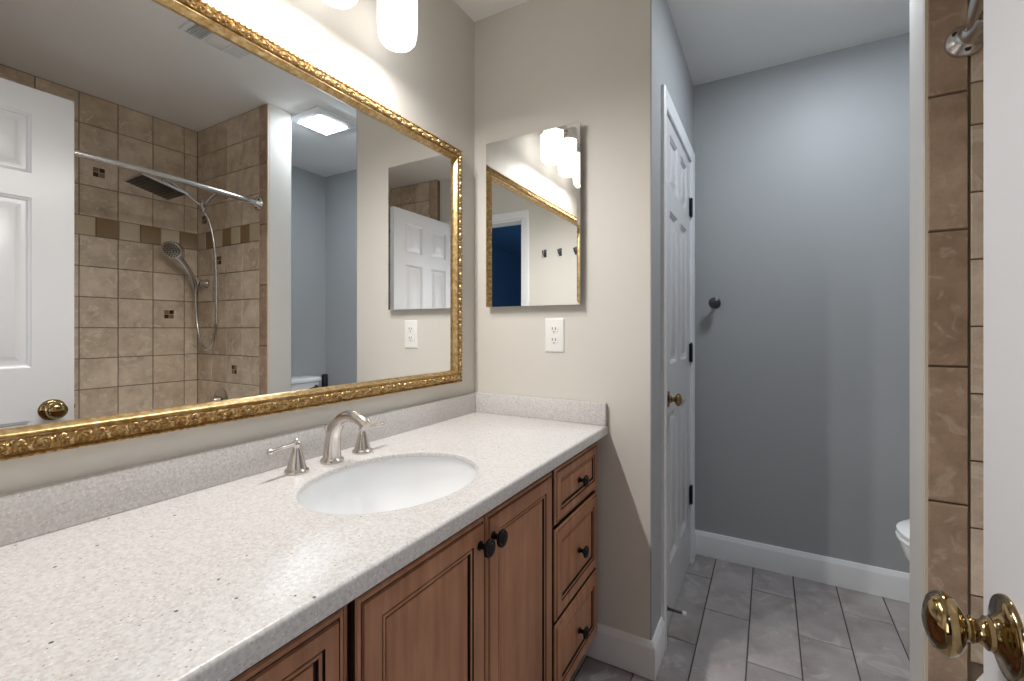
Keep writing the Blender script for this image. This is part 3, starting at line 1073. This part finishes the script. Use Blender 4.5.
# ------------------------------------------------------------------ ceiling light of the alcove and ceiling grille
t = thing('ceiling_light', (0.277, 1.83, H), 'white square ceiling light glowing over the toilet alcove entrance', 'ceiling light')
f = MB()
Pc = lambda u, v, d: (u, v, H - d)
f.rings(Pc, 0.125, 0.415, 1.695, 1.985, [(0, 0.0005, None), (0, 0.010, M_TRIM), (0.010, 0.018, M_TRIM), (0.040, 0.024, M_TRIM), (0.046, 0.024, M_TRIM), (0.046, 0.018, M_TRIM)], M_TRIM)
build('housing', f, t, 30)
f = MB()
f.rings(Pc, 0.173, 0.367, 1.743, 1.937, [(0, 0.018, None), (0, 0.027, M_PANEL), (0.008, 0.031, M_PANEL)], M_PANEL)
build('diffuser', f, t, 30)

gx0, gx1, gy0, gy1 = -0.058, 0.062, 0.965, 1.220
t = thing('ceiling_vent', ((gx0 + gx1) / 2, (gy0 + gy1) / 2, H), 'white rectangular exhaust fan grille with centre lens in the ceiling', 'vent')
f = MB()
zt_, zb_ = H - 0.0005, H - 0.012
cells = [(gy0 + 0.014, gy0 + 0.080), (gy0 + 0.172, gy1 - 0.014)]
f.box(gx0, gx1, gy0, gy0 + 0.014, zb_, zt_, M_TRIM)
f.box(gx0, gx1, gy1 - 0.014, gy1, zb_, zt_, M_TRIM)
f.box(gx0, gx0 + 0.012, gy0 + 0.014, gy1 - 0.014, zb_, zt_, M_TRIM)
f.box(gx1 - 0.012, gx1, gy0 + 0.014, gy1 - 0.014, zb_, zt_, M_TRIM)
f.box(gx0 + 0.012, gx1 - 0.012, gy0 + 0.080, gy0 + 0.086, zb_, zt_, M_TRIM)
f.box(gx0 + 0.012, gx1 - 0.012, gy0 + 0.166, gy0 + 0.172, zb_, zt_, M_TRIM)
build('frame', f, t, 0)
f = MB()
f.rings(Pc, gx0 + 0.013, gx1 - 0.013, gy0 + 0.087, gy0 + 0.165, [(0, 0.001, None), (0, 0.011, M_LENS), (0.01, 0.016, M_LENS)], M_LENS)
build('lens', f, t, 30)
for ci, (a, b) in enumerate(cells):
    f = MB()
    f.face([Pc(gx0 + 0.012, a, 0.001), Pc(gx1 - 0.012, a, 0.001), Pc(gx1 - 0.012, b, 0.001), Pc(gx0 + 0.012, b, 0.001)], M_SLOT if ci == 0 else M_TRIM)
    k = 7 if ci == 0 else 9
    for i in range(k):
        y = a + 0.004 + (b - a - 0.008) * i / (k - 1)
        hw = 0.0014 if ci == 0 else 0.0028
        f.box(gx0 + 0.012, gx1 - 0.012, y - hw, y + hw, H - 0.011, H - 0.003, M_TRIM)
    build('louver', f, t, 0)

# ------------------------------------------------------------------ hooks on the door wall
def hook(x, z, label):
    t = thing('wall_hook', (x, YN, z), label, 'hook', 'hooks on the wall beside the doorway')
    f = MB()
    f.box(x - 0.011, x + 0.011, YN + 0.0005, YN + 0.006, z - 0.028, z + 0.028, M_PEWTER, 0.002)
    build('wall_plate', f, t, 40)
    f = MB()
    f.tube(smooth_path([(x, YN + 0.005, z - 0.004), (x, YN + 0.022, z - 0.014), (x, YN + 0.040, z - 0.012), (x, YN + 0.047, z + 0.008)], 5), 0.0048, M_PEWTER, 10)
    f.lathe([(0.001, 0.0), (0.006, 0.002), (0.0075, 0.006), (0.006, 0.010), (0.001, 0.012)], (x, YN + 0.047, z + 0.004), (0, 0, 1), M_PEWTER, 14)
    build('prong', f, t, 50)
    return t
hk = hook(-0.643, 1.735, 'metal wall hook nearest the doorway casing')
for x, lab in ((-0.767, 'metal wall hook in the middle of the row of three'), (-0.891, 'metal wall hook nearest the mirror wall')):
    c = hk.copy(); COL.objects.link(c)
    c.location = (x, YN, 1.735); c['label'] = lab
    for ch in hk.children:
        d = ch.copy(); d.parent = c; COL.objects.link(d)

# ------------------------------------------------------------------ tub
t = thing('bathtub', (0.765, 0.776, 0), 'white alcove bathtub between the tiled walls', 'bathtub')
f = MB()
TX0, TX1, TY0, TY1, TZ = 0.412, XT - 0.002, YT + 0.005, YE - 0.005, 0.348
cx, cy = (TX0 + TX1) / 2 + 0.02, (TY0 + TY1) / 2
n = 64
def sup(a, ax, ay, e=3.2):
    c, s = math.cos(a), math.sin(a)
    k = (abs(c / ax) ** e + abs(s / ay) ** e) ** (-1 / e)
    return c * k, s * k
def trow(ax, ay, z, e):
    return [(cx + sup(2 * PI * k / n, ax, ay, e)[0], cy + sup(2 * PI * k / n, ax, ay, e)[1], z) for k in range(n)]
def orow(z, ins=0):
    out = []
    for k in range(n):
        a = 2 * PI * k / n
        c, s = math.cos(a), math.sin(a)
        ts = []
        if c > 1e-9: ts.append((TX1 - ins - cx) / c)
        if c < -1e-9: ts.append((TX0 + ins - cx) / c)
        if s > 1e-9: ts.append((TY1 - ins - cy) / s)
        if s < -1e-9: ts.append((TY0 + ins - cy) / s)
        out.append((cx + c * min(ts), cy + s * min(ts), z))
    return out
rows = [orow(0.002), orow(TZ - 0.02), orow(TZ - 0.005, 0.003), orow(TZ, 0.012), trow(0.245, 0.685, TZ, 4), trow(0.232, 0.668, TZ - 0.012, 3.6), trow(0.215, 0.635, TZ - 0.12, 3.2),
        trow(0.195, 0.585, TZ - 0.26, 3), trow(0.165, 0.52, TZ - 0.31, 2.8), trow(0.08, 0.3, TZ - 0.322, 2.5)]
f.grid(rows, M_PORC, close_u=True, cap0=True, cap1=True)
build('tub_shell', f, t, 40)
f = MB()
f.lathe([(0.034, 0.0), (0.034, 0.004), (0.028, 0.008), (0.0005, 0.009)], (0.785, 1.44, 0.27), (0, -1, 0.15), M_CHROME, 28)
build('overflow_plate', f, t, 40)

# ------------------------------------------------------------------ shower fittings on the end wall
SX = 0.765
t = thing('rain_shower', (SX, YE, 1.98), 'square rain shower head on a curved arm above the tub', 'shower head')
f = MB()
f.lathe([(0.028, 0.0), (0.028, 0.004), (0.022, 0.010), (0.011, 0.013)], (SX, YE, 1.985), (0, -1, 0), M_CHROME, 28)
build('flange', f, t, 40)
f = MB()
f.tube(smooth_path([(SX, YE - 0.008, 1.985), (SX, YE - 0.045, 1.983), (SX, YE - 0.080, 1.955), (SX, YE - 0.110, 1.915), (SX, YE - 0.130, 1.885)], 6), 0.0095, M_CHROME, 14)
build('arm', f, t, 50)
f = MB()
f.lathe([(0.010, -0.022), (0.015, -0.018), (0.0155, 0.016), (0.010, 0.022)], (SX, YE - 0.136, 1.882), (0, -0.6, 0.8), M_CHROME, 20)
f.lathe([(0.0135, -0.03), (0.0145, 0.0), (0.0135, 0.034), (0.009, 0.042)], (SX, YE - 0.136, 1.882), (-0.75, -0.35, 0.5), M_CHROME, 20)
f.lathe([(0.010, 0.0), (0.012, 0.018), (0.009, 0.026)], (SX, YE - 0.136, 1.875), (0, 0.35, -0.9), M_CHROME, 16)
build('diverter', f, t, 40)
f = MB()
HC_ = Vector((SX, 1.175, 1.935))
f.tube(smooth_path([(SX, YE - 0.140, 1.880), (SX, YE - 0.200, 1.920), (SX, YE - 0.27, 1.965), (SX, YE - 0.325, 1.992), (SX, HC_.y + 0.02, 1.985), (SX, HC_.y + 0.006, 1.955)], 6), 0.0075, M_CHROME, 12)
f.lathe([(0.012, 0.0), (0.016, 0.01), (0.012, 0.022)], (SX, HC_.y + 0.010, 1.955), (0, 0.2, 1), M_CHROME, 18)
build('extension_arm', f, t, 50)
f = MB()
tl = math.radians(14)
def Ph(u, v, d):
    # u across (x), v along y, tilted so the front looks down and towards the tub
    yy, zz = v, d
    return (HC_.x + u, HC_.y + yy * math.cos(tl) + zz * math.sin(tl), HC_.z - yy * math.sin(tl) + zz * math.cos(tl))
hs = 0.108
f.rings(Ph, -hs, hs, -hs, hs, [(0.006, -0.008, None), (0.0, -0.004, M_CHROME), (0.0, 0.002, M_CHROME), (0.03, 0.008, M_CHROME), (0.085, 0.015, M_CHROME)], M_CHROME)
f.rings(Ph, -hs + 0.006, hs - 0.006, -hs + 0.006, hs - 0.006, [(0, -0.008, None), (0.004, -0.009, M_PEWTER)], M_PEWTER)
for i in range(10):
    for j in range(10):
        a, b = -0.094 + 0.188 * i / 9, -0.094 + 0.188 * j / 9
        p0 = Vector(Ph(a, b, -0.008)); p1 = Vector(Ph(a, b, -0.0115))
        f.tube([p0, p1], 0.003, M_SLOT, 6)
build('shower_plate', f, t, 40)

t = thing('hand_shower_bracket', (0.985, YE, 1.43), 'chrome holder bracket for the hand shower on the tiled end wall', 'bracket')
f = MB()
f.lathe([(0.028, 0.0), (0.028, 0.005), (0.022, 0.010), (0.020, 0.014), (0.019, 0.040), (0.026, 0.043), (0.026, 0.053)], (0.985, YE, 1.455), (0, -1, 0), M_CHROME, 24)
build('bracket', f, t, 40)

t = thing('hand_shower', (0.99, YE - 0.08, 1.40), 'chrome hand shower with hanging hose on the tiled wall', 'hand shower')
f = MB()
hp = [(0.995, YE - 0.062, 1.405), (0.990, YE - 0.070, 1.440), (0.980, YE - 0.090, 1.490), (0.968, YE - 0.125, 1.540), (0.955, YE - 0.165, 1.583), (0.948, YE - 0.190, 1.605)]
f.tube(smooth_path(hp, 5), [0.013 + 0.005 * min(1, i / 20) for i in range(26)], M_CHROME, 16)
build('handle', f, t, 50)
f = MB()
hc = (0.942, YE - 0.210, 1.634)
ax = (-0.62, -0.62, -0.48)
f.lathe([(0.012, -0.036), (0.032, -0.028), (0.050, -0.010), (0.054, 0.004), (0.051, 0.011)], hc, ax, M_CHROME, 32)
f.lathe([(0.051, 0.011), (0.045, 0.0135), (0.0005, 0.0145)], hc, ax, M_SATIN, 32)
av = Vector(ax).normalized()
uu = av.cross(Vector((0, 0, 1))).normalized(); vv = av.cross(uu)
for ring, cnt in ((0.012, 6), (0.025, 12), (0.038, 18)):
    for k in range(cnt):
        a = 2 * PI * k / cnt
        p = Vector(hc) + av * 0.013 + uu * ring * math.cos(a) + vv * ring * math.sin(a)
        f.tube([p, p + av * 0.004], 0.0034, M_SLOT, 6)
build('spray_face', f, t, 40)
f = MB()
f.tube(smooth_path([(SX - 0.002, YE - 0.122, 1.845), (SX - 0.004, YE - 0.10, 1.800), (SX - 0.010, YE - 0.075, 1.66), (SX - 0.004, YE - 0.06, 1.44), (SX + 0.008, YE - 0.055, 1.22),
                    (SX + 0.045, YE - 0.055, 1.085), (SX + 0.115, YE - 0.055, 1.040), (SX + 0.180, YE - 0.055, 1.085), (0.985, YE - 0.058, 1.20), (0.997, YE - 0.060, 1.32), (0.995, YE - 0.062, 1.407)], 10), 0.0072, M_CHROME, 10)
build('hose', f, t, 50)

t = thing('shower_valve', (0.82, YE, 0.66), 'round shower valve plate low on the tiled end wall', 'valve')
f = MB()
f.lathe([(0.076, 0.0), (0.076, 0.003), (0.066, 0.010), (0.040, 0.014), (0.026, 0.020)], (0.82, YE, 0.735), (0, -1, 0), M_NICKEL, 40)
build('escutcheon', f, t, 40)
f = MB()
f.lathe([(0.026, 0.018), (0.024, 0.045), (0.020, 0.052), (0.0005, 0.054)], (0.82, YE, 0.735), (0, -1, 0), M_NICKEL, 28)
f.tube([(0.82, YE - 0.036, 0.725), (0.82, YE - 0.044, 0.68), (0.82, YE - 0.050, 0.65)], [0.010, 0.008, 0.009], M_NICKEL, 14)
build('handle', f, t, 40)
t = thing('tub_spout', (0.82, YE, 0.50), 'chrome tub spout below the valve on the tiled end wall', 'spout')
f = MB()
f.lathe([(0.030, 0.0), (0.030, 0.01), (0.026, 0.015), (0.026, 0.09), (0.027, 0.125), (0.023, 0.14), (0.0005, 0.143)], (0.82, YE, 0.52), (0, -1, -0.08), M_NICKEL, 28)
build('spout_body', f, t, 40)

# curved curtain rod
t = thing('shower_rod', (0.33, 0.776, 1.87), 'curved chrome shower curtain rod over the tub edge', 'shower rod')
ZR = 1.884
f = MB()
pts = []
for i in range(41):
    u = -1 + 2 * i / 40
    pts.append((0.424 - 0.078 * (1 - u * u), 0.776 + u * 0.722, ZR))
f.tube(pts, 0.0140, M_SATIN, 20)
build('rod', f, t, 60)
for sgn, yw in ((1, YE - 0.0), (-1, YT)):
    f = MB()
    dirv = (-0.20, -sgn, 0)
    loc = (0.424, yw - sgn * 0.0035, ZR)
    f.lathe([(0.040, 0.0), (0.0405, 0.005), (0.037, 0.013), (0.028, 0.020), (0.0215, 0.030), (0.0195, 0.036), (0.0190, 0.115), (0.0165, 0.118)], loc, (0, -sgn, 0), M_SATIN, 36)
    o = build('flange', f, t, 40)
    for a in (0.6, 2.6, 4.7):
        f = MB()
        p = Vector(loc) + Vector((0.027 * math.cos(a), -sgn * 0.018, 0.027 * math.sin(a)))
        f.lathe([(0.006, 0.0), (0.006, 0.004), (0.0005, 0.005)], p, (0.4 * math.cos(a), -sgn, 0.4 * math.sin(a)), M_SLOT, 10)
        build('screw', f, o, 40)

# ------------------------------------------------------------------ toilet
TY = 2.115
t = thing('toilet', (0.8, TY, 0), 'white two-piece toilet against the alcove right wall', 'toilet')
n = 48
def egg(xf, xb, hw, z, e=2.3):
    """outline pointing to -x"""
    out = []
    xf += 0.016
    z *= 0.975
    xm = xf + (xb - xf) * 0.52
    for k in range(n):
        a = 2 * PI * k / n
        c, s = math.cos(a), math.sin(a)
        ax = (xb - xm) if c > 0 else (xm - xf)
        ee = 3.2 if c > 0 else 2.1
        q = (abs(c / ax) ** ee + abs(s / hw) ** ee) ** (-1 / ee)
        out.append((xm + c * q, TY + s * q, z))
    return out
f = MB()
rows = [egg(0.56, 1.02, 0.112, 0.002), egg(0.555, 1.02, 0.115, 0.02), egg(0.58, 1.01, 0.105, 0.05), egg(0.575, 1.01, 0.098, 0.14), egg(0.52, 1.02, 0.115, 0.22),
        egg(0.45, 1.03, 0.15, 0.30), egg(0.41, 1.04, 0.176, 0.36), egg(0.398, 1.05, 0.184, 0.40), egg(0.398, 1.05, 0.184, 0.412), egg(0.41, 1.04, 0.174, 0.418),
        egg(0.45, 0.86, 0.135, 0.418), egg(0.46, 0.85, 0.125, 0.40), egg(0.50, 0.80, 0.09, 0.30), egg(0.56, 0.74, 0.05, 0.24)]
f.grid(rows, M_PORC, close_u=True, cap0=True, cap1=True)
build('bowl', f, t, 50)
f = MB()
f.grid([egg(0.392, 0.87, 0.186, 0.421), egg(0.386, 0.872, 0.190, 0.427), egg(0.386, 0.872, 0.190, 0.434), egg(0.392, 0.87, 0.186, 0.440),
        egg(0.46, 0.80, 0.125, 0.440), egg(0.46, 0.80, 0.125, 0.421)], M_PORC, close_u=True, close_v=True)
build('seat', f, t, 40)
f = MB()
f.grid([egg(0.394, 0.88, 0.184, 0.442), egg(0.388, 0.882, 0.189, 0.448), egg(0.388, 0.882, 0.189, 0.456), egg(0.398, 0.878, 0.181, 0.463), egg(0.47, 0.84, 0.13, 0.469)], M_PORC, close_u=True, cap0=True, cap1=True)
build('lid', f, t, 40)
for s in (-1, 1):
    f = MB()
    f.box(0.862, 0.90, TY + s * 0.075 - 0.02, TY + s * 0.075 + 0.02, 0.420 * 0.975, 0.452 * 0.975, M_PORC, 0.006)
    build('lid_hinge', f, t, 40)
f = MB()
def trect(x0, x1, hw, z, r=0.03):
    out = []
    for k in range(n):
        a = 2 * PI * k / n
        c, s = math.cos(a), math.sin(a)
        ax, ay = (x1 - x0) / 2, hw
        q = (abs(c / ax) ** 7 + abs(s / ay) ** 7) ** (-1 / 7)
        out.append(((x0 + x1) / 2 + c * q, TY + s * q, z))
    return out
f.grid([trect(0.96, 1.10, 0.17, 0.415), trect(0.945, 1.115, 0.195, 0.46), trect(0.935, 1.118, 0.212, 0.60), trect(0.930, 1.120, 0.222, 0.762)], M_PORC, close_u=True, cap0=True, cap1=True)
build('tank', f, t, 40)
f = MB()
f.grid([trect(0.922, 1.124, 0.230, 0.763), trect(0.916, 1.126, 0.236, 0.770), trect(0.916, 1.126, 0.236, 0.788), trect(0.924, 1.122, 0.229, 0.797), trect(0.96, 1.10, 0.19, 0.801)], M_PORC, close_u=True, cap0=True, cap1=True)
build('tank_lid', f, t, 40)
f = MB()
f.lathe([(0.013, 0.0), (0.013, 0.006), (0.008, 0.012), (0.008, 0.020)], (0.932, TY + 0.172, 0.726), (-1, 0, 0), M_PEWTER, 18)
f.tube([(0.914, TY + 0.172, 0.726), (0.912, TY + 0.140, 0.722), (0.910, TY + 0.105, 0.716)], [0.007, 0.0055, 0.007], M_PEWTER, 12)
build('flush_lever', f, t, 40)

# slim dark stand in the corner by the tank
t = thing('toilet_paper_stand', (1.045, 2.455, 0), 'slim dark metal stand in the corner beside the toilet tank', 'stand')
f = MB()
f.lathe([(0.065, 0.001), (0.065, 0.010), (0.055, 0.016), (0.008, 0.020)], (1.045, 2.455, 0), (0, 0, 1), M_HINGE, 32)
build('base', f, t, 40)
f = MB()
f.lathe([(0.007, 0.016), (0.007, 0.78), (0.010, 0.785), (0.010, 0.80), (0.0005, 0.805)], (1.045, 2.455, 0), (0, 0, 1), M_HINGE, 16)
f.lathe([(0.022, 0.60), (0.024, 0.61), (0.024, 0.79), (0.022, 0.80), (0.007, 0.801)], (1.045, 2.455, 0), (0, 0, 1), M_HINGE, 24)
build('pole', f, t, 40)
